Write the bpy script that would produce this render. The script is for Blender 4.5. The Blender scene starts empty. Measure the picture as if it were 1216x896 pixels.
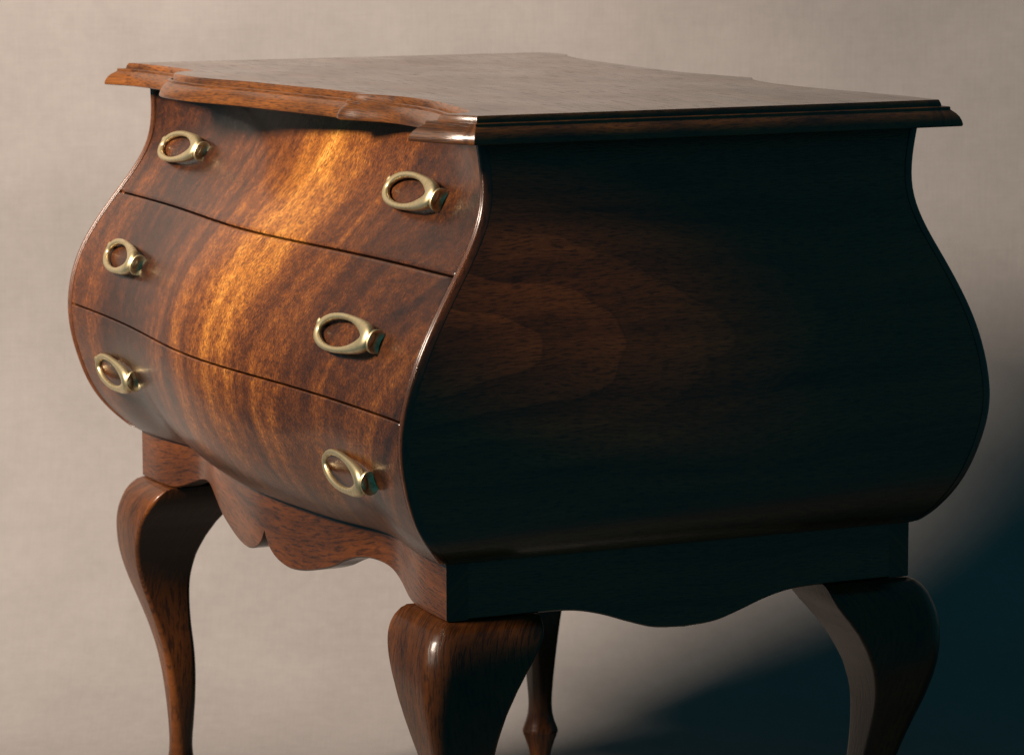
import bpy, math
import numpy as np
from mathutils import Matrix, Vector

# ------------------------------------------------------------------ camera, world, lamps, exposure
scn = bpy.context.scene
COL = scn.collection
FLOOR = 0.372                                  # height of the apron's lower edge above the floor

CAM_POS = Vector((2.9764, -1.3516, 0.6169 + FLOOR))
YAW, PITCH, ROLL, FPX = 2.71021, -0.14454, -0.00258, 4068.88
cd = bpy.data.cameras.new('camera')
cam = bpy.data.objects.new('camera', cd)
COL.objects.link(cam)
fw = Vector((math.cos(PITCH) * math.cos(YAW), math.cos(PITCH) * math.sin(YAW), math.sin(PITCH)))
rt0 = Vector((math.sin(YAW), -math.cos(YAW), 0.0))
up0 = rt0.cross(fw)
rt = rt0 * math.cos(ROLL) + up0 * math.sin(ROLL)
up = up0 * math.cos(ROLL) - rt0 * math.sin(ROLL)
m = Matrix((rt, up, -fw)).transposed().to_4x4()
m.translation = CAM_POS
cam.matrix_world = m
cd.sensor_width = 36.0
cd.lens = FPX / 1216 * 36.0
cd.clip_start = 0.05
cd.clip_end = 60
cd.dof.use_dof = True
cd.dof.focus_distance = 3.05
cd.dof.aperture_fstop = 16.0
scn.camera = cam

wd = bpy.data.worlds.new('World')
scn.world = wd
wd.use_nodes = True
bg = wd.node_tree.nodes['Background']
bg.inputs['Color'].default_value = (0.10, 0.56, 0.73, 1)      # cool dim studio air
bg.inputs['Strength'].default_value = 0.155

def area(name, loc, target, size_x, size_y, energy, color, spread=180):
    l = bpy.data.lights.new(name, 'AREA')
    l.shape = 'RECTANGLE'
    l.size, l.size_y = size_x, size_y
    l.energy, l.color = energy, color
    l.spread = math.radians(spread)
    o = bpy.data.objects.new(name, l)
    COL.objects.link(o)
    o.location = loc
    o.rotation_euler = (Vector(target) - Vector(loc)).to_track_quat('-Z', 'Y').to_euler()
    return o

area('key_softbox', (0.0, -2.2, 1.93), (-0.80, 0.0, 0.86), 0.58, 0.50, 74, (1.0, 0.83, 0.68), 86)
area('added_side_spot', (1.15, -1.50, 1.08), (0.45, -0.17, 0.645), 0.05, 0.05, 0.034, (1.0, 0.68, 0.42), 8)  # added lamp without a known source, warms a patch of the side panel

scn.view_settings.view_transform = 'Standard'
scn.view_settings.look = 'None'
scn.view_settings.exposure = 0.0
scn.view_settings.gamma = 1.0
scn.render.engine = 'CYCLES'
scn.cycles.diffuse_bounces = 0

# ------------------------------------------------------------------ helpers
def nd(nt, kind, x=0, y=0, **kw):
    n = nt.nodes.new(kind)
    n.location = (x, y)
    for k, v in kw.items():
        setattr(n, k, v)
    return n

class NT:
    """small shorthand for building node graphs"""
    def __init__(self, name):
        self.mat = bpy.data.materials.new(name)
        self.mat.use_nodes = True
        self.t = self.mat.node_tree
        self.p = self.t.nodes['Principled BSDF']
    def new(self, kind, **kw): return nd(self.t, kind, **kw)
    def link(self, a, b): self.t.links.new(a, b)
    def val(self, sock, v):
        if hasattr(v, 'is_linked') or hasattr(v, 'links'): self.link(v, sock)
        else: sock.default_value = v
    def math(self, op, a, b=0.0, c=None, clamp=False):
        n = self.new('ShaderNodeMath', operation=op, use_clamp=clamp)
        self.val(n.inputs[0], a); self.val(n.inputs[1], b)
        if c is not None: self.val(n.inputs[2], c)
        return n.outputs[0]
    def vec(self, x, y, z=0.0):
        n = self.new('ShaderNodeCombineXYZ')
        for s, v in zip(n.inputs, (x, y, z)): self.val(s, v)
        return n.outputs[0]
    def noise(self, v, scale=1.0, detail=3.0, rough=0.5, dist=0.0):
        n = self.new('ShaderNodeTexNoise')
        self.link(v, n.inputs['Vector'])
        n.inputs['Scale'].default_value = scale
        n.inputs['Detail'].default_value = detail
        n.inputs['Roughness'].default_value = rough
        n.inputs['Distortion'].default_value = dist
        return n.outputs['Fac']
    def ramp(self, f, stops, interp='LINEAR'):
        n = self.new('ShaderNodeValToRGB')
        n.color_ramp.interpolation = interp
        e = n.color_ramp.elements
        while len(e) < len(stops): e.new(0.5)
        for el, (p, c) in zip(e, stops):
            el.position = p
            el.color = (c, c, c, 1) if isinstance(c, (int, float)) else (*c, 1)
        self.link(f, n.inputs[0])
        return n.outputs[0]
    def mix(self, f, a, b, mode='MIX'):
        n = self.new('ShaderNodeMix', data_type='RGBA', blend_type=mode)
        self.val(n.inputs[0], f)
        for s, v in ((n.inputs[6], a), (n.inputs[7], b)):
            if isinstance(v, tuple): s.default_value = (*v, 1)
            else: self.link(v, s)
        return n.outputs[2]
    def uv(self):
        n = self.new('ShaderNodeUVMap', uv_map='grain')
        s = self.new('ShaderNodeSeparateXYZ')
        self.link(n.outputs[0], s.inputs[0])
        return s.outputs[0], s.outputs[1]
    def bump(self, h, strength=0.2, dist=0.0004):
        b = self.new('ShaderNodeBump')
        b.inputs['Strength'].default_value = strength
        b.inputs['Distance'].default_value = dist
        self.link(h, b.inputs['Height'])
        return b.outputs[0]

def varnish(g, col, rough, height, coat=0.6, coat_rough=0.14, bump=0.25):
    p = g.p
    g.link(col, p.inputs['Base Color'])
    g.val(p.inputs['Roughness'], rough)
    p.inputs['Specular IOR Level'].default_value = 0.18
    p.inputs['Coat Weight'].default_value = coat
    # handled varnish: polished in places, slightly hazy in others
    tc = g.new('ShaderNodeTexCoord')
    hz = g.noise(tc.outputs['Object'], 9.0, 5, 0.65)
    g.link(g.ramp(hz, [(0.3, coat_rough * 0.75), (0.75, coat_rough * 1.6)]), p.inputs['Coat Roughness'])
    p.inputs['Coat IOR'].default_value = 1.48
    if height is not None:
        b = g.bump(height, bump, 0.0005)
        g.link(b, p.inputs['Normal'])
        b2 = g.bump(height, bump * 0.5, 0.0004)
        g.link(b2, p.inputs['Coat Normal'])

def wood_figured():
    """crotch veneer of the drawer fronts: u across, v up, both in metres"""
    g = NT('figured_veneer')
    u, v = g.uv()
    w1 = g.noise(g.vec(g.math('MULTIPLY', u, 7.0), g.math('MULTIPLY', v, 4.5)), 1, 3, 0.55)
    w2 = g.noise(g.vec(g.math('MULTIPLY', u, 7.0), g.math('MULTIPLY', v, 4.5), 7.3), 1, 3, 0.55)
    # towards the right-hand end the figure leans over and sweeps nearly level
    lean = g.math('MULTIPLY', g.math('MAXIMUM', g.math('SUBTRACT', u, 0.08), 0.0), 2.6)
    q = g.math('SUBTRACT', u, g.math('MULTIPLY', lean, g.math('SUBTRACT', v, 0.2)))
    q = g.math('ADD', q, g.math('MULTIPLY', g.math('SUBTRACT', w1, 0.5), 0.07))
    r = g.math('ADD', v, g.math('MULTIPLY', g.math('SUBTRACT', w2, 0.5), 0.05))
    broad = g.noise(g.vec(g.math('MULTIPLY', q, 13.0), g.math('MULTIPLY', r, 2.0), 1.7), 1, 3, 0.6)
    broad = g.ramp(broad, [(0.32, 0.0), (0.68, 1.0)], 'EASE')
    streak = g.noise(g.vec(g.math('MULTIPLY', q, 34.0), g.math('MULTIPLY', r, 2.6), 6.7), 1, 2, 0.55)
    fine = g.noise(g.vec(g.math('MULTIPLY', q, 150.0), g.math('MULTIPLY', r, 14.0), 4.1), 1, 2, 0.6)
    up_ = g.math('ADD', u, g.math('MULTIPLY', g.math('SUBTRACT', w1, 0.5), 0.045))
    fleck = g.noise(g.vec(g.math('MULTIPLY', up_, 520.0), g.math('MULTIPLY', r, 380.0)), 1, 3, 0.8)
    mottle = g.noise(g.vec(g.math('MULTIPLY', up_, 75.0), g.math('MULTIPLY', r, 85.0), 3.3), 1, 4, 0.7)
    pore = g.noise(g.vec(g.math('MULTIPLY', up_, 800.0), g.math('MULTIPLY', r, 150.0)), 1, 2, 0.6)
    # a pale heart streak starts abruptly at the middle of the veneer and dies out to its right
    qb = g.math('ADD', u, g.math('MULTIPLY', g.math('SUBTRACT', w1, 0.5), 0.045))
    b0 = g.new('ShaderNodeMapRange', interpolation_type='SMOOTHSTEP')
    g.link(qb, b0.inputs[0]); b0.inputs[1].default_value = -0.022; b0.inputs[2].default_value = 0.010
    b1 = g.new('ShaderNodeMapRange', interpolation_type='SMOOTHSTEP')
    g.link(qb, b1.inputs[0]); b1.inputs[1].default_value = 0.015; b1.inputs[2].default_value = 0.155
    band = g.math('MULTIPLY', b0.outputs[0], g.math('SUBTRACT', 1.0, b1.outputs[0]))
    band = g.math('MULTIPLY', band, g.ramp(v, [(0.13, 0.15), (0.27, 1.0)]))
    figure_falloff = g.math('SUBTRACT', u, 0.10)  # darker ends of the figure, plus painted falloff of the light towards the left
    figure_falloff = g.math('POWER', 2.718, g.math('MULTIPLY', g.math('MULTIPLY', figure_falloff, figure_falloff), -1.0 / (0.26 ** 2)))
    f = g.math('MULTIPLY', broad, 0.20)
    for k, w in ((streak, 0.42), (fine, 0.14), (fleck, 0.70), (mottle, 0.46), (band, 0.23), (figure_falloff, 0.22)):
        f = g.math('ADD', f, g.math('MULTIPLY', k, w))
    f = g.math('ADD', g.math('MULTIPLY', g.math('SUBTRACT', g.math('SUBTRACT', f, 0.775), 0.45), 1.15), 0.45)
    col = g.ramp(f, [(0.06, (0.011, 0.0034, 0.0015)), (0.27, (0.056, 0.0150, 0.0030)),
                     (0.45, (0.138, 0.041, 0.0068)), (0.64, (0.31, 0.114, 0.0155)), (0.86, (0.62, 0.30, 0.06))])
    pf = g.ramp(pore, [(0.40, 0.0), (0.54, 1.0)])
    col = g.mix(g.math('MULTIPLY', g.math('SUBTRACT', 1.0, pf), 0.72), col, (0.018, 0.006, 0.003))
    varnish(g, col, 0.42, pf, 0.42, 0.11, 0.15)
    return g.mat

def wood_plain(name, cathedral=None, lo=(0.012, 0.0045, 0.0025), hi=(0.17, 0.055, 0.014), coat=0.6, along=1.0, rough=0.36, coat_rough=0.14, pores=(75.0, 820.0), dull=False, patch=2.2, bump=0.2):
    """straight-grained walnut: u runs along the grain, v across it, in metres"""
    g = NT(name)
    u, v = g.uv()
    w = g.noise(g.vec(g.math('MULTIPLY', u, 3.0), g.math('MULTIPLY', v, 9.0)), 1, 3, 0.5)
    r = g.math('ADD', v, g.math('MULTIPLY', g.math('SUBTRACT', w, 0.5), 0.05))
    broad = g.noise(g.vec(g.math('MULTIPLY', u, patch), g.math('MULTIPLY', r, 26.0), 3.0), 1, 3, 0.55)
    fine = g.noise(g.vec(g.math('MULTIPLY', u, 9.0), g.math('MULTIPLY', r, 170.0)), 1, 3, 0.6)
    fleck = g.noise(g.vec(g.math('MULTIPLY', u, 160.0), g.math('MULTIPLY', r, 420.0)), 1, 3, 0.7)
    pore = g.noise(g.vec(g.math('MULTIPLY', u, pores[0]), g.math('MULTIPLY', r, pores[1])), 1, 2, 0.6)
    f = g.math('ADD', g.math('MULTIPLY', broad, 0.8), g.math('ADD', g.math('MULTIPLY', fine, 0.4), g.math('MULTIPLY', fleck, 0.32)))
    f = g.math('SUBTRACT', f, 0.42)
    if cathedral:
        cu, cv, k = cathedral
        du = g.math('SUBTRACT', u, cu)
        dv = g.math('MULTIPLY', g.math('SUBTRACT', r, cv), k)
        d = g.math('SQRT', g.math('ADD', g.math('MULTIPLY', du, du), g.math('MULTIPLY', dv, dv)))
        wob = g.noise(g.vec(g.math('MULTIPLY', u, 6.0), g.math('MULTIPLY', v, 11.0), 8.0), 1, 2, 0.45)
        ring = g.math('FRACT', g.math('ADD', g.math('MULTIPLY', d, 11.5), g.math('MULTIPLY', wob, 1.5)))
        line = g.ramp(ring, [(0.0, 0.30), (0.35, 0.45), (0.90, 0.78), (0.955, 0.72), (0.98, 0.18), (1.0, 0.30)])
        fade = g.ramp(d, [(0.25, 1.0), (0.5, 0.25)])
        line = g.math('ADD', 0.5, g.math('MULTIPLY', g.math('SUBTRACT', line, 0.5), fade))
        f = g.math('ADD', g.math('MULTIPLY', f, 0.85), g.math('SUBTRACT', g.math('MULTIPLY', line, 0.34), 0.11))
    col = g.ramp(f, [(0.08, lo), (0.45, tuple((a + b) * 0.42 for a, b in zip(lo, hi))), (0.85, hi)])
    pf = g.ramp(pore, [(0.38, 0.0), (0.50, 1.0)])
    col = g.mix(g.math('MULTIPLY', g.math('SUBTRACT', 1.0, pf), 0.65), col, (0.008, 0.0035, 0.0025))
    varnish(g, col, rough, pf, coat, coat_rough, bump)
    if dull:                                    # open pores take no polish
        blot = g.noise(g.vec(g.math('MULTIPLY', u, 5.0), g.math('MULTIPLY', v, 14.0), 2.0), 1, 3, 0.6)
        k = g.math('MULTIPLY', g.ramp(pore, [(0.33, 0.45), (0.44, 1.0)]), g.ramp(blot, [(0.3, 0.72), (0.7, 1.0)]))
        g.link(g.math('MULTIPLY', k, coat), g.p.inputs['Coat Weight'])
        g.link(g.math('MULTIPLY', k, 0.6), g.p.inputs['Specular IOR Level'])
        g.p.inputs['Coat IOR'].default_value = 1.6
    return g.mat

def brass():
    g = NT('aged_brass')
    tc = g.new('ShaderNodeTexCoord')
    n = g.noise(tc.outputs['Object'], 160, 4, 0.6)
    col = g.ramp(n, [(0.3, (0.40, 0.31, 0.16)), (0.6, (0.67, 0.56, 0.34)), (0.8, (0.75, 0.64, 0.41))])
    g.link(col, g.p.inputs['Base Color'])
    g.p.inputs['Metallic'].default_value = 1.0
    g.link(g.ramp(n, [(0.3, 0.50), (0.7, 0.37)]), g.p.inputs['Roughness'])
    return g.mat

def paper():
    g = NT('backdrop_canvas')
    tc = g.new('ShaderNodeTexCoord')
    s = g.new('ShaderNodeSeparateXYZ')
    uvn = g.new('ShaderNodeUVMap', uv_map='grain')
    g.link(uvn.outputs[0], s.inputs[0])
    u, v = s.outputs[0], s.outputs[1]
    big = g.noise(g.vec(g.math('MULTIPLY', u, 2.2), g.math('MULTIPLY', v, 2.2)), 1, 5, 0.6)
    t1 = g.noise(g.vec(g.math('MULTIPLY', u, 260.0), g.math('MULTIPLY', v, 22.0)), 1, 2, 0.6)
    t2 = g.noise(g.vec(g.math('MULTIPLY', u, 22.0), g.math('MULTIPLY', v, 260.0), 5.0), 1, 2, 0.6)
    sp = g.noise(g.vec(g.math('MULTIPLY', u, 60.0), g.math('MULTIPLY', v, 60.0), 9.0), 1, 4, 0.65)
    f = g.math('ADD', g.math('MULTIPLY', big, 1.0), g.math('ADD', g.math('MULTIPLY', t1, 0.08), g.math('ADD', g.math('MULTIPLY', t2, 0.08), g.math('MULTIPLY', sp, 0.25))))
    col = g.ramp(f, [(0.42, (0.140, 0.131, 0.129)), (0.74, (0.186, 0.174, 0.170)), (1.0, (0.222, 0.208, 0.203))])
    g.link(col, g.p.inputs['Base Color'])
    g.p.inputs['Roughness'].default_value = 0.85
    g.p.inputs['Specular IOR Level'].default_value = 0.2
    g.link(g.bump(g.math('ADD', t1, t2), 0.15, 0.0008), g.p.inputs['Normal'])
    return g.mat

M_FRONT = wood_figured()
M_SIDE = wood_plain('side_walnut', (-0.36, 0.262, 3.6), hi=(0.27, 0.085, 0.024))
M_TOP = wood_plain('top_walnut', coat=1.0, hi=(0.15, 0.055, 0.02), rough=0.33, coat_rough=0.16, pores=(22.0, 260.0), dull=True)
M_RAIL = wood_plain('rail_walnut', hi=(0.19, 0.054, 0.0105), coat=0.5, patch=4.0, pores=(48.0, 480.0))
M_LEG = wood_plain('leg_walnut', lo=(0.005, 0.002, 0.0014), hi=(0.17, 0.051, 0.0095), coat=0.27, coat_rough=0.15, patch=6.0, pores=(55.0, 600.0))
M_MOULD = wood_plain('moulding_walnut', lo=(0.008, 0.003, 0.0018), hi=(0.26, 0.085, 0.013), coat=0.6, coat_rough=0.11, patch=9.0)
M_BEAD = wood_plain('bead_walnut', hi=(0.20, 0.06, 0.015), coat=0.8, coat_rough=0.20, bump=0.0)
M_CORE = wood_plain('core_wood', lo=(0.004, 0.002, 0.0015), hi=(0.02, 0.009, 0.005), coat=0.0, rough=0.7)
M_BRASS = brass()
M_PAPER = paper()

def mesh_obj(name, verts, faces, mat, parent=None, uvs=None, smooth=True, sharp=None):
    me = bpy.data.meshes.new(name)
    me.from_pydata([tuple(map(float, a)) for a in verts], [], faces)
    me.materials.append(mat)
    if smooth:
        me.polygons.foreach_set('use_smooth', [True] * len(me.polygons))
        me.set_sharp_from_angle(angle=math.radians(sharp or 35))
    if uvs is not None:
        l = me.uv_layers.new(name='grain')
        idx = np.empty(len(me.loops), dtype=np.int32)
        me.loops.foreach_get('vertex_index', idx)
        l.data.foreach_set('uv', np.asarray(uvs, dtype=np.float32)[idx].ravel())
    me.validate()
    o = bpy.data.objects.new(name, me)
    COL.objects.link(o)
    o.parent = parent
    return o

def grid_faces(nr, nc, off=0, wrap=False, flip=False):
    out = []
    for i in range(nr - 1):
        for j in range(nc if wrap else nc - 1):
            k = (j + 1) % nc
            q = [off + i * nc + j, off + i * nc + k, off + (i + 1) * nc + k, off + (i + 1) * nc + j]
            out.append(q[::-1] if flip else q)
    return out

# ------------------------------------------------------------------ chest dimensions (metres, z = 0 at the apron's lower edge)
HW, HD = 0.3961, 0.225                      # half width and half depth of the base
ZA, ZN, ZT = 0.0484, 0.4060, 0.4275         # apron top, neck under the top, upper face of the top
F_KNOTS = [0.0016, 0.0120, 0.0276, 0.0426, 0.0532, 0.0598, 0.0569, 0.0406, 0.0093, -0.0217, -0.0230]   # even steps of ((z - ZA) / (ZN - ZA)) ** (1 / WARP)
S_KNOTS = [-0.0012, 0.0145, 0.0278, 0.0370, 0.0431, 0.0494, 0.0556, 0.0562, 0.0454, 0.0299, 0.0195]
R_KNOTS = [0.0000, 0.0070, 0.0195, 0.0337, 0.0448, 0.0498, 0.0418, 0.0250, 0.0010, -0.0193, -0.0091]
WARP = 1.7

def spline(kn):
    kn = np.array(kn); n = len(kn); h = 1.0 / (n - 1)
    A = np.eye(n) * 4 + np.eye(n, k=1) + np.eye(n, k=-1)
    A[0, :] = 0; A[0, 0] = 1; A[-1, :] = 0; A[-1, -1] = 1
    b = np.zeros(n); b[1:-1] = 6 * (kn[2:] - 2 * kn[1:-1] + kn[:-2]) / h / h
    mm = np.linalg.solve(A, b)
    def f(z):
        t = np.clip((np.asarray(z, float) - ZA) / (ZN - ZA), 0, 1) ** (1 / WARP)
        i = np.clip((t / h).astype(int), 0, n - 2)
        a = (i + 1) - t / h; c = 1 - a
        return a * kn[i] + c * kn[i + 1] + ((a**3 - a) * mm[i] + (c**3 - c) * mm[i + 1]) * h * h / 6
    return f
fF, fS, fR = spline(F_KNOTS), spline(S_KNOTS), spline(R_KNOTS)

def bow(u, z):                              # serpentine plan of front and back
    def st(t):
        t = np.clip(t, 0, 1)
        return t * t * (3 - 2 * t)
    a = 0.016 + 0.007 * st((z - ZA) / 0.13) - 0.020 * st((z - 0.25) / (ZN + 0.02 - 0.25))
    c = 0.033 * np.clip((z - 0.285) / (ZN - 0.285), 0, 1) ** 2
    low = 1 - st((z - ZA) / 0.13)                    # a hollow beside each end, only towards the base
    hump = (1 - low) * np.exp(-(u / 0.52) ** 2) * (1 - u * u) + low * np.exp(-(u / 0.42) ** 2) * (1 - u * u)
    return a * hump - c * (1 - np.clip(np.abs(u), 0, 1) ** 7) ** 1.5 - 0.0135 * low * np.exp(-((np.abs(u) - 0.63) / 0.16) ** 2)

def front_xyz(u, z, back=False):
    x = u * (HW + fS(z))
    y = HD + (fR(z) if back else fF(z)) + bow(u, z)
    return np.stack([x, y if back else -y, np.asarray(z, float) + 0 * x], -1)

def surf(u, z, e, back=False):
    u, z, e = np.broadcast_arrays(np.asarray(u, float), np.asarray(z, float), np.asarray(e, float))
    P = front_xyz(u, z, back)
    h = 1e-4
    du = front_xyz(u + h, z, back) - front_xyz(u - h, z, back)
    zz0, zz1 = np.clip(z - h, ZA, ZN), np.clip(z + h, ZA, ZN)
    dz = front_xyz(u, zz1, back) - front_xyz(u, zz0, back)
    n = np.cross(du, dz)
    if back: n = -n
    n /= np.linalg.norm(n, axis=-1, keepdims=True)
    return P + n * e[..., None]

_zt = ZA + (ZN - ZA) * np.linspace(0, 1, 500) ** WARP
def arclen(f):
    d = np.gradient(f(_zt), _zt)
    s = np.concatenate([[0], np.cumsum(np.sqrt(1 + ((d[1:] + d[:-1]) / 2) ** 2) * np.diff(_zt))])
    return lambda z: np.interp(z, _zt, s)
ARC_F, ARC_S = arclen(fF), arclen(fS)

def curved_board(name, u0, u1, z0, z1, mat, parent, back=False, thick=0.018, nu=72, nz=28, e0=0.0, inset=None, shift=0.0):
    """a board following the bombe surface between two heights, with softened edges; u limits in metres from the edge if inset"""
    rz = np.concatenate([[0, 0.0009 / (z1 - z0)], np.linspace(0, 1, nz)[1:-1], [1 - 0.0009 / (z1 - z0), 1]])
    ru = np.concatenate([[0, 0.0012], np.linspace(0, 1, nu)[1:-1], [1 - 0.0012, 1]])
    zs = z0 + (z1 - z0) * rz
    Z, RU = np.meshgrid(zs, ru, indexing='ij')
    lim = 1.0 if inset is None else 1 - inset / (HW + fS(Z))
    U = -lim + 2 * lim * RU
    E = np.full(Z.shape, e0)
    E[0, :] -= 0.0009; E[-1, :] -= 0.0009; E[:, 0] -= 0.0009; E[:, -1] -= 0.0009
    P = surf(U, Z, E, back); B = surf(U, Z, e0 - thick, back)
    nr, nc = Z.shape
    V = np.concatenate([P.reshape(-1, 3), B.reshape(-1, 3)])
    uv = np.stack([P[..., 0] + shift, ARC_F(Z) + 0.05], -1).reshape(-1, 2)
    UVs = np.concatenate([uv, uv])
    o = nr * nc
    F = grid_faces(nr, nc, 0, flip=back) + grid_faces(nr, nc, o, flip=not back)
    ring = [j for j in range(nc)] + [i * nc + nc - 1 for i in range(1, nr)] + [(nr - 1) * nc + j for j in range(nc - 2, -1, -1)] + [i * nc for i in range(nr - 2, 0, -1)]
    for a, b in zip(ring, ring[1:] + ring[:1]):
        q = [b, a, a + o, b + o]
        F.append(q[::-1] if back else q)
    return mesh_obj(name, V, F, mat, parent, UVs, sharp=40)

# ------------------------------------------------------------------ setting: seamless studio sweep
def build_backdrop():
    fh = Vector((math.cos(YAW), math.sin(YAW), 0)); side = Vector((math.sin(YAW), -math.cos(YAW), 0))
    o0 = Vector((CAM_POS.x, CAM_POS.y, 0))
    R, D0, HWID = 0.44, 3.775, 1.45
    prof = [(2.72 + (D0 - 2.72) * t, 0.0) for t in np.linspace(0, 1, 30)]
    prof += [(D0 + R * math.sin(a), R - R * math.cos(a)) for a in np.linspace(0, math.pi / 2, 28)[1:]]
    prof += [(D0 + R, R + h) for h in np.linspace(0, 2.1, 16)[1:]]
    V, UVs, s = [], [], 0.0
    nc = 40
    for i, (d, h) in enumerate(prof):
        if i: s += math.hypot(d - prof[i - 1][0], h - prof[i - 1][1])
        for w in np.linspace(-1.08, HWID, nc):
            # the hanging cloth is never dead flat
            rip = 0.006 * math.sin(w * 5.1 + 0.6) * min(1, max(0, h / 0.6)) + 0.004 * math.sin(w * 11.3 + h * 2.0) * min(1, max(0, h / 0.6))
            pt = o0 + fh * (d + rip) + side * w
            V.append((pt.x, pt.y, h)); UVs.append((w, s))
    o = mesh_obj('backdrop', V, grid_faces(len(prof), nc, 0), M_PAPER, None, UVs, sharp=80)
    o['kind'] = 'structure'
    o['label'] = 'seamless beige canvas sweep forming floor and wall behind the chest'
    o['category'] = 'backdrop'
build_backdrop()

# ------------------------------------------------------------------ the chest
chest = bpy.data.objects.new('bombe_chest', None)
COL.objects.link(chest)
chest.location = (0, 0, FLOOR)
chest['label'] = 'dark glossy walnut chest with swelling sides, three drawers and curved cabriole legs'
chest['category'] = 'chest'

def carcass():
    zs = ZA + 0.001 + (ZN - ZA - 0.001) * np.linspace(0, 1, 26) ** WARP; n = 40
    V = []
    for z in zs:
        u = np.linspace(-0.985, 0.985, n)
        V += list(surf(u, np.full(n, z), -0.014)); V += list(surf(u[::-1], np.full(n, z), -0.014, True))
    nc = 2 * n
    F = grid_faces(len(zs), nc, 0, wrap=True)
    F.append(list(range(nc))[::-1]); F.append([(len(zs) - 1) * nc + j for j in range(nc)])
    V = np.array(V)
    mesh_obj('carcass', V, F, M_CORE, chest, V[:, :2])
carcass()

BEAD = 0.0085
def side_panel(sx):
    zs = ZA + (ZN - ZA) * np.linspace(0, 1, 52) ** WARP
    ys = np.linspace(0, 1, 30)
    V, UVs = [], []
    for layer in (0.0, -0.013):
        for z in zs:
            h = 1e-4
            ds = (fS(min(z + h, ZN)) - fS(max(z - h, ZA))) / (min(z + h, ZN) - max(z - h, ZA))
            n = np.array([1, -ds]) / math.hypot(1, ds)
            x = HW + fS(z) + n[0] * layer; zz = z + n[1] * layer
            y0, y1 = -(HD + fF(z)) + 0.0025, HD + fR(z) - 0.0025
            for t in ys:
                V.append((sx * x, y0 + (y1 - y0) * t, zz)); UVs.append((y0 + (y1 - y0) * t, ARC_S(z) + 0.05))
    nr, nc = len(zs), len(ys); o = nr * nc
    F = grid_faces(nr, nc, 0, flip=sx < 0) + grid_faces(nr, nc, o, flip=sx > 0)
    ring = [j for j in range(nc)] + [i * nc + nc - 1 for i in range(1, nr)] + [(nr - 1) * nc + j for j in range(nc - 2, -1, -1)] + [i * nc for i in range(nr - 2, 0, -1)]
    for a, b in zip(ring, ring[1:] + ring[:1]):
        q = [b, a, a + o, b + o]; F.append(q if sx > 0 else q[::-1])
    mesh_obj('side_panel', V, F, M_SIDE, chest, UVs)
for sx in (1, -1): side_panel(sx)

def edge_bead(sx, sy):
    """reeded bead running down a corner of the body"""
    sec = [(-0.0085, -0.006)]
    for c, r in ((-0.0066, 0.0016), (-0.0023, 0.0026)):
        for a in np.linspace(math.pi, 0, 9): sec.append((c + r * math.cos(a), -0.0004 + r * 0.85 * math.sin(a)))
    sec += [(0.0007, -0.0016), (0.0007, -0.006), (-0.004, -0.008)]
    zs = ZA + (ZN - ZA) * np.linspace(0.06, 1, 80) ** WARP; V, UVs = [], []
    for z in zs:
        f = fF(z) if sy < 0 else fR(z)
        for k, (a, b) in enumerate(sec):
            V.append((sx * (HW + fS(z) + a), sy * (HD + f + b), z)); UVs.append((ARC_F(z), 0.0012 * k + 0.4))
    nc = len(sec)
    fl = (sx * sy > 0)
    F = grid_faces(len(zs), nc, 0, wrap=True, flip=not fl)
    F.append(list(range(nc))); F.append([(len(zs) - 1) * nc + j for j in range(nc)])
    o = mesh_obj('edge_bead', V, F, M_BEAD, chest, UVs, sharp=50)
for sx in (1, -1):
    for sy in (-1, 1): edge_bead(sx, sy)

curved_board('back_panel', 0, 1, ZA + 0.0005, ZN, M_SIDE, chest, back=True, inset=0.009)

GAP = 0.0009
J1, J2 = 0.2955, 0.1795
drawers = []
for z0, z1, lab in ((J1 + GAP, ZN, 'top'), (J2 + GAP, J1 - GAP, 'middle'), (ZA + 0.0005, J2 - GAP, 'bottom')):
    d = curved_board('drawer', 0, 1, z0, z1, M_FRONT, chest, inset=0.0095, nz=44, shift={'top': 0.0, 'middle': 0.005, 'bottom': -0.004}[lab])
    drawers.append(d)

# ---- brass pulls
def frame_at(u, z):
    P = surf(np.array([u]), np.array([z]), 0.0)[0]
    h = 2e-3
    tx = surf(np.array([u + h]), np.array([z]), 0.0)[0] - surf(np.array([u - h]), np.array([z]), 0.0)[0]
    tz = surf(np.array([u]), np.array([z + h]), 0.0)[0] - surf(np.array([u]), np.array([z - h]), 0.0)[0]
    tx = Vector(tx).normalized(); n = tx.cross(Vector(tz)).normalized(); tz = n.cross(tx)
    M = Matrix((tx, tz, n)).transposed().to_4x4(); M.translation = Vector(P)
    return M

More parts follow.
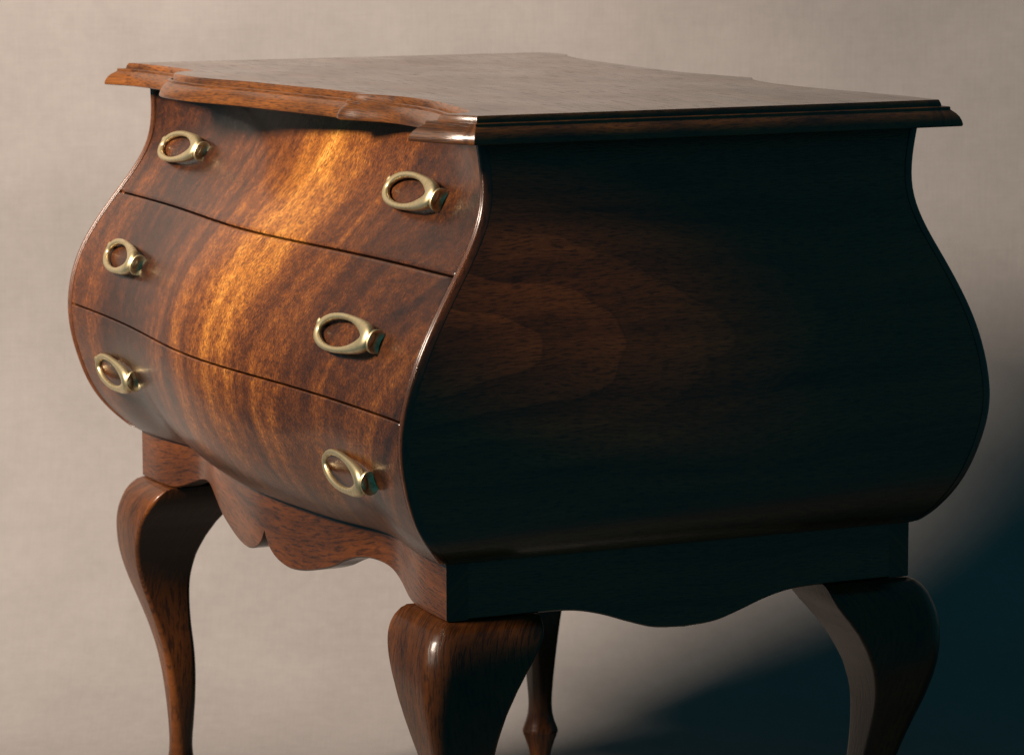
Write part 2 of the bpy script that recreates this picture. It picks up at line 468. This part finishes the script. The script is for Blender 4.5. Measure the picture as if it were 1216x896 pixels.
def ring_mesh():
    n, k = 56, 16
    V = []
    cx, cz, a, b = -0.0300, 0.0076, 0.0560, 0.0148
    for i in range(n):
        t = 2 * math.pi * i / n
        c, s = math.cos(t), math.sin(t)
        # egg-shaped loop, fuller on the side of the collar
        px, py = cx + a * c, b * s * (1.0 - 0.16 * c)
        tx, ty = -a * s, b * (c * (1 - 0.16 * c) + 0.16 * s * s)
        l = math.hypot(tx, ty); nx, ny = ty / l, -tx / l
        wgt = max(0.0, c) ** 2
        rw = 0.0027 + 0.0056 * wgt + 0.0016 * max(0.0, -c) ** 3      # in the plane of the loop
        rd = 0.0028 + 0.0026 * wgt                                   # in depth
        lift = cz + 0.0026 * c
        for j in range(k):
            q = 2 * math.pi * j / k
            ca, sa = math.cos(q), math.sin(q)
            ca = math.copysign(abs(ca) ** 0.8, ca); sa = math.copysign(abs(sa) ** 0.8, sa)
            V.append((px + nx * rw * ca, py + ny * rw * ca, lift + rd * sa))
    F = []
    for i in range(n):
        for j in range(k):
            i2, j2 = (i + 1) % n, (j + 1) % k
            F.append([i * k + j, i2 * k + j, i2 * k + j2, i * k + j2])
    return V, F

def lathe_x(prof, k=24, ry=1.0, rz=0.8):
    """profile of (x, radius, height of the axis)"""
    V = [(x, r * ry * math.cos(2 * math.pi * j / k), h + r * rz * math.sin(2 * math.pi * j / k)) for x, r, h in prof for j in range(k)]
    F = grid_faces(len(prof), k, 0, wrap=True, flip=True)
    F.append(list(range(k))); F.append([(len(prof) - 1) * k + j for j in range(k)][::-1])
    return V, F

COLLAR = [(0.0180, 0.0074, 0.0081), (0.0200, 0.0092, 0.0080), (0.0214, 0.0099, 0.0078), (0.0228, 0.0100, 0.0077), (0.0238, 0.0092, 0.0076), (0.0241, 0.0078, 0.0075), (0.0249, 0.0077, 0.0074),
          (0.0252, 0.0093, 0.0072), (0.0262, 0.0103, 0.0070), (0.0276, 0.0104, 0.0068), (0.0287, 0.0094, 0.0066), (0.0290, 0.0080, 0.0065), (0.0298, 0.0079, 0.0063),
          (0.0303, 0.0098, 0.0060), (0.0313, 0.0111, 0.0056), (0.0328, 0.0115, 0.0051), (0.0337, 0.0111, 0.0047), (0.0336, 0.0102, 0.0046), (0.0322, 0.0080, 0.0046), (0.0296, 0.0040, 0.0050)]
POST = [(-0.0005, 0.0001, 0), (0.0, 0.0042, 0), (0.0015, 0.0045, 0), (0.003, 0.0034, 0), (0.006, 0.0028, 0), (0.009, 0.0034, 0), (0.0115, 0.0042, 0), (0.0135, 0.0038, 0), (0.0148, 0.0018, 0)]

def to_data(name, VF, sharp=45):
    V, F = VF
    me = bpy.data.meshes.new(name)
    me.from_pydata(V, [], F); me.materials.append(M_BRASS)
    me.polygons.foreach_set('use_smooth', [True] * len(me.polygons))
    me.set_sharp_from_angle(angle=math.radians(sharp))
    return me
me_ring = to_data('pull_ring', ring_mesh())
me_collar = to_data('pull_collar', lathe_x([(x, r * 0.92, h) for x, r, h in COLLAR], 28))
pv, pf = lathe_x(POST, 16, 1, 1)
me_post = to_data('pull_post', ([(-0.0895 + z * 0.8, y * 0.8 + 0.0065, x * 0.55 - 0.0012) for x, y, z in pv], pf))
PULLS = [(0, -0.686, 0.3448), (0, 0.705, 0.3468), (1, -0.596, 0.238), (1, 0.738, 0.2338), (2, -0.652, 0.1223), (2, 0.760, 0.1175)]
for di, u, z in PULLS:
    M = frame_at(u, z) @ Matrix.Rotation(math.radians({0: -1.2, 1: 1.5, 2: 0.6}[di] * (1 if u > 0 else -0.8)), 4, 'Z')
    if di == 2: M = M @ Matrix.Rotation(math.radians(-17), 4, 'X')      # the belly turns under here; these rings hang nearer upright
    for nm, me in (('pull_ring', me_ring), ('pull_collar', me_collar), ('pull_post', me_post)):
        o = bpy.data.objects.new(nm, me)
        COL.objects.link(o); o.parent = drawers[di]; o.matrix_local = M

# ---- top with moulded edge
def catmull(pts, n=7):
    P = np.array(pts, float)
    Q = np.vstack([2 * P[0] - P[1], P, 2 * P[-1] - P[-2]])
    out = []
    for i in range(1, len(Q) - 2):
        for t in np.linspace(0, 1, n, endpoint=False):
            a, b, c, d = Q[i - 1], Q[i], Q[i + 1], Q[i + 2]
            out.append(0.5 * (2 * b + (c - a) * t + (2 * a - 5 * b + 4 * c - d) * t * t + (3 * b - 3 * c + d - a) * t**3))
    return out                                       # last point left out: next segment starts there

OUTLINE, SEG = [], []
for seg in ([(-0.446, -0.216), (-0.42, -0.208), (-0.36, -0.202), (-0.30, -0.201), (-0.276, -0.204)],
            [(-0.276, -0.204), (-0.270, -0.217), (-0.256, -0.230), (-0.225, -0.239), (-0.15, -0.237), (-0.074, -0.219), (0.005, -0.208), (0.084, -0.196), (0.135, -0.191)],
            [(0.135, -0.191), (0.138, -0.199), (0.160, -0.190), (0.204, -0.177), (0.267, -0.177), (0.322, -0.186), (0.365, -0.194), (0.394, -0.201), (0.411, -0.210), (0.417, -0.222), (0.417, -0.237)],
            [(0.417, -0.237), (0.436, -0.230), (0.454, -0.221)],
            [(0.454, -0.221), (0.453, -0.10), (0.450, 0.10), (0.446, 0.219)],
            [(0.446, 0.219), (0.378, 0.219), (0.271, 0.209), (0.196, 0.206), (0.15, 0.211), (0.107, 0.222), (0.082, 0.235)],
            [(0.082, 0.235), (0.03, 0.226), (-0.025, 0.219), (-0.092, 0.220), (-0.184, 0.228), (-0.265, 0.235), (-0.33, 0.245), (-0.375, 0.257), (-0.388, 0.264)],
            [(-0.388, 0.264), (-0.415, 0.268), (-0.436, 0.264), (-0.447, 0.250)],
            [(-0.447, 0.250), (-0.447, 0.10), (-0.446, -0.10), (-0.446, -0.216)]):
    c_ = catmull(seg)
    SEG += [(SEG[-1] + 1) if SEG else 0] * len(c_)
    OUTLINE += c_
OUTLINE = np.array(OUTLINE)

def offset_outline(d):
    P = OUTLINE; n = len(P)
    e = np.roll(P, -1, 0) - P
    l = np.linalg.norm(e, axis=1, keepdims=True); t = e / l
    nrm = np.stack([t[:, 1], -t[:, 0]], -1)          # outward for an anticlockwise loop
    n0 = np.roll(nrm, 1, 0)
    mt = n0 + nrm
    k = 2 / np.maximum((mt * mt).sum(1, keepdims=True), 1.0)
    return P + mt * k * d

EDGE = [(-0.0006, 0.0), (0.0, -0.0006), (0.0010, -0.0030), (0.0014, -0.0048), (0.0016, -0.0072), (0.0026, -0.0078), (0.0034, -0.0074), (0.0036, -0.0060), (0.0042, -0.0056), (0.0064, -0.0057), (0.0070, -0.0062), (0.0072, -0.0084), (0.0082, -0.0092),
        (0.0108, -0.0114), (0.0130, -0.0142), (0.0145, -0.0174), (0.0153, -0.0206), (0.0151, -0.0220), (0.0143, -0.0226), (0.002, -0.0226)]
def build_top():
    n = len(OUTLINE)
    per = np.concatenate([[0], np.cumsum(np.linalg.norm(np.roll(OUTLINE, -1, 0) - OUTLINE, axis=1))])[:n]
    V, UVs = [], []
    acc = 0.0
    for i, (d, dz) in enumerate(EDGE):
        if i: acc += math.hypot(d - EDGE[i - 1][0], dz - EDGE[i - 1][1])
        for j, q in enumerate(offset_outline(d)):
            V.append((q[0], q[1], ZT + dz)); UVs.append((per[j], acc + 0.2 + 0.09 * SEG[j]))
    F = grid_faces(len(EDGE), n, 0, wrap=True, flip=True)
    # inner edge of the moulding strip
    b0 = len(V)
    for q in offset_outline(-0.012): V.append((q[0], q[1], ZT - 0.0226)); UVs.append((0, 0.3))
    F += [[(len(EDGE) - 1) * n + j, b0 + j, b0 + (j + 1) % n, (len(EDGE) - 1) * n + (j + 1) % n] for j in range(n)]
    # the field of the top, a slab inside the moulding
    O = offset_outline(-0.0006)
    Vt = [(q[0], q[1], ZT) for q in O] + [(q[0], q[1], ZT - 0.0215) for q in offset_outline(-0.011)]
    Ft = [list(range(n)), [n + j for j in range(n)][::-1]] + [[j, n + j, n + (j + 1) % n, (j + 1) % n] for j in range(n)]
    top = mesh_obj('top_board', Vt, Ft, M_TOP, chest, [(v[0], v[1]) for v in Vt], sharp=30)
    mesh_obj('edge_moulding', V, F, M_MOULD, top, UVs, sharp=28)
    # small cove between the neck and the top
    zs = [(0.000, ZN - 0.004), (0.0022, ZN - 0.0035), (0.0026, ZN - 0.0022), (0.0042, ZN - 0.0006), (0.0072, ZN + 0.0001), (0.0074, ZT - 0.0225), (-0.012, ZT - 0.0225), (-0.012, ZN - 0.004)]
    u = np.linspace(-1, 1, 50); z = np.full(50, ZN)
    a = surf(u, z, 0.0); b = surf(u[::-1], z, 0.0, True)
    loop = np.concatenate([a, b])[:, :2]
    V, UVs = [], []
    for d, zz in zs:
        for k, q in enumerate(loop):
            sx = 1 if q[0] > 0 else -1; sy = 1 if q[1] > 0 else -1
            ex = d if abs(q[0]) > HW + fS(ZN) - 1e-6 else 0
            V.append((q[0] + sx * ex, q[1] + sy * d, zz)); UVs.append((q[0] + q[1], d + zz))
    nl = len(loop)
    F = grid_faces(len(zs), nl, 0, wrap=True)
    F += [[(len(zs) - 1) * nl + j, (len(zs) - 1) * nl + (j + 1) % nl, (j + 1) % nl, j] for j in range(nl)]
    mesh_obj('cove_moulding', V, F, M_RAIL, top, UVs, sharp=30)
build_top()

# ---- aprons
def smooth_interp(xs, pts):
    X = [p[0] for p in pts]; Y = [p[1] for p in pts]
    n = len(X)
    mk = []
    for i in range(n):
        if i == 0: mk.append((Y[1] - Y[0]) / (X[1] - X[0]))
        elif i == n - 1: mk.append((Y[-1] - Y[-2]) / (X[-1] - X[-2]))
        else: mk.append((Y[i + 1] - Y[i - 1]) / (X[i + 1] - X[i - 1]))
    out = []
    for x in xs:
        i = int(np.clip(np.searchsorted(X, x) - 1, 0, n - 2)); h = X[i + 1] - X[i]; t = min(max((x - X[i]) / h, 0), 1)
        out.append((2*t**3 - 3*t*t + 1) * Y[i] + (t**3 - 2*t*t + t) * h * mk[i] + (-2*t**3 + 3*t*t) * Y[i + 1] + (t**3 - t*t) * h * mk[i + 1])
    return np.array(out)
SCALLOP_F = [(0, 0.0105), (0.008, 0.000), (0.020, -0.0075), (0.036, -0.0125), (0.058, -0.0148), (0.085, -0.0125), (0.115, -0.0065), (0.145, 0.0015), (0.168, 0.0105), (0.19, 0.0175),
             (0.215, 0.0205), (0.245, 0.0180), (0.275, 0.0100), (0.30, 0.0025), (0.318, 0.0), (0.40, 0.0)]
SCALLOP_S = [(0, -0.0252), (0.03, -0.0228), (0.055, -0.0155), (0.08, -0.0070), (0.105, -0.0015), (0.135, 0.0), (0.30, 0.0)]

def apron(name, half, pts, plane, mat, axis, sgn, bowf, n=161, thick=0.020):
    """scalloped rail; axis 'x' for front and back, 'y' for the sides"""
    xs = np.linspace(-half, half, n)
    xs = np.sort(np.concatenate([xs, [-1e-4, 1e-4]])) if axis == 'x' else xs
    zb = smooth_interp(np.abs(xs), pts)
    rows = []
    for t, zt in ((0, None), (1, None)):
        depth = plane + np.array([bowf(x) for x in xs]) - t * thick
        ch = 0.0010
        lev = [(0.0 if t == 0 else 0, zb + ch if t == 0 else zb)] if False else None
        rows.append((depth, t))
    ztop = ZA + 0.004
    V, UVs = [], []
    def add(d, z):
        for x, dd, zz in zip(xs, d, z):
            V.append((x, sgn * dd, zz) if axis == 'x' else (sgn * dd, x, zz)); UVs.append((x, zz + 0.1 + dd))
    d0, d1 = rows[0][0], rows[1][0]
    top = np.full(len(xs), ztop)
    add(d0, top)
    for k in (0.75, 0.5, 0.25): add(d0, zb + (ztop - zb) * k)
    add(d0, zb + 0.0012); add(d0 - 0.0012, zb); add(d1, zb); add(d1, top)
    nc = len(xs); nr = 8
    flip = (sgn < 0) if axis == 'x' else (sgn > 0)
    F = grid_faces(nr, nc, 0, flip=flip)
    F += [[(nr - 1) * nc + j, (nr - 1) * nc + j + 1, j + 1, j][:: -1 if flip else 1] for j in range(nc - 1)]
    F.append([i * nc for i in range(nr)]); F.append([i * nc + nc - 1 for i in range(nr)][::-1])
    mesh_obj(name, V, F, mat, chest, UVs, sharp=32)
bowA = lambda x: 0.0135 * math.exp(-(x / 0.13) ** 2) - 0.0125 * math.exp(-((abs(x) - 0.25) / 0.062) ** 2)
apron('front_apron', HW, SCALLOP_F, HD, M_RAIL, 'x', -1, bowA)
apron('back_apron', HW, SCALLOP_F, HD, M_RAIL, 'x', 1, bowA)
apron('side_apron', HD - 0.0201, SCALLOP_S, HW, M_SIDE, 'y', 1, lambda y: 0.0)
apron('side_apron', HD - 0.0201, SCALLOP_S, HW, M_SIDE, 'y', -1, lambda y: 0.0)

# ---- cabriole legs: (z, outer corner k, inner edge i, outer radius share, inner radius share)
LEG = [(-0.0008, 0.0008, -0.0860, 0.02, 0.02), (-0.003, 0.0065, -0.0858, 0.08, 0.03), (-0.008, 0.0130, -0.0850, 0.14, 0.04), (-0.014, 0.0180, -0.0835, 0.18, 0.05), (-0.022, 0.0220, -0.0795, 0.21, 0.05),
       (-0.032, 0.0250, -0.0725, 0.22, 0.05), (-0.044, 0.0266, -0.0640, 0.23, 0.05), (-0.060, 0.0264, -0.0550, 0.24, 0.06), (-0.080, 0.0238, -0.0465, 0.25, 0.07), (-0.105, 0.0172, -0.0408, 0.26, 0.08),
       (-0.130, 0.0084, -0.0396, 0.27, 0.10), (-0.155, 0.0002, -0.0405, 0.28, 0.13), (-0.180, -0.0062, -0.0425, 0.30, 0.16), (-0.205, -0.0104, -0.0434, 0.32, 0.20), (-0.235, -0.0136, -0.0428, 0.35, 0.26),
       (-0.262, -0.0154, -0.0412, 0.39, 0.33), (-0.282, -0.0158, -0.0402, 0.42, 0.40), (-0.295, -0.0148, -0.0410, 0.44, 0.42), (-0.304, -0.0124, -0.0434, 0.45, 0.44), (-0.311, -0.0098, -0.0460, 0.45, 0.45),
       (-0.3145, -0.0088, -0.0470, 0.45, 0.45), (-0.317, -0.0094, -0.0464, 0.45, 0.45), (-0.326, -0.0126, -0.0432, 0.45, 0.45), (-0.337, -0.0158, -0.0400, 0.45, 0.45), (-0.346, -0.0172, -0.0386, 0.45, 0.45),
       (-0.353, -0.0164, -0.0394, 0.45, 0.45), (-0.359, -0.0140, -0.0418, 0.45, 0.45), (-0.365, -0.0124, -0.0434, 0.45, 0.45), (-0.369, -0.0124, -0.0434, 0.45, 0.45), (-0.372, -0.0136, -0.0422, 0.45, 0.45)]
def leg_rows():
    """refine the table with a smooth curve through it"""
    T = np.array(LEG); out = []
    for i in range(len(T) - 1):
        a, b, c, d = T[max(i - 1, 0)], T[i], T[i + 1], T[min(i + 2, len(T) - 1)]
        for t in np.linspace(0, 1, 4, endpoint=False):
            q = 0.5 * (2 * b + (c - a) * t + (2 * a - 5 * b + 4 * c - d) * t * t + (3 * b - 3 * c + d - a) * t**3)
            q[0] = b[0] + (c[0] - b[0]) * t
            out.append(q)
    out.append(T[-1])
    return out
def leg_section(k, i, ro, ri):
    w = (k - i); pts = []
    c = i + 0.04 * w
    ms = 9
    for (cx, cy, sx, sy, r, a0) in ((k, k, 1, 1, ro * w, 0), (i, k, -1, 1, ri * w, 90), (c, c, -1, -1, ri * w, 180), (k, i, 1, -1, ri * w, 270)):
        for a in np.linspace(a0, a0 + 90, ms):
            pts.append((cx - sx * r + r * math.cos(math.radians(a)), cy - sy * r + r * math.sin(math.radians(a))))
        # straight run to the next corner gets a middle vertex
    return pts
def build_leg():
    V, UVs = [], []
    rows = leg_rows(); nc = 36
    for z, k, i, ro, ri in rows:
        pts = leg_section(k, i, ro, ri)
        acc = 0
        for j, (a, b) in enumerate(pts):
            V.append((a, b, z)); UVs.append((z, 0.5 * (a - b) + 0.3))
    F = grid_faces(len(rows), nc, 0, wrap=True, flip=True)
    F.append(list(range(nc))); F.append([(len(rows) - 1) * nc + j for j in range(nc)][::-1])
    return V, F, UVs
lv, lf, lu = build_leg()
for sx, sy in ((1, -1), (-1, -1), (1, 1), (-1, 1)):
    back = 0.024 if (sx, sy) == (-1, 1) else 0.0      # this leg stands a little farther out at the back
    V = [(sx * (HW + a), sy * (HD + b) + back, z) for a, b, z in lv]
    F = [f[::-1] for f in lf] if sx * sy < 0 else lf
    mesh_obj('leg', V, F, M_LEG, chest, lu, sharp=40)
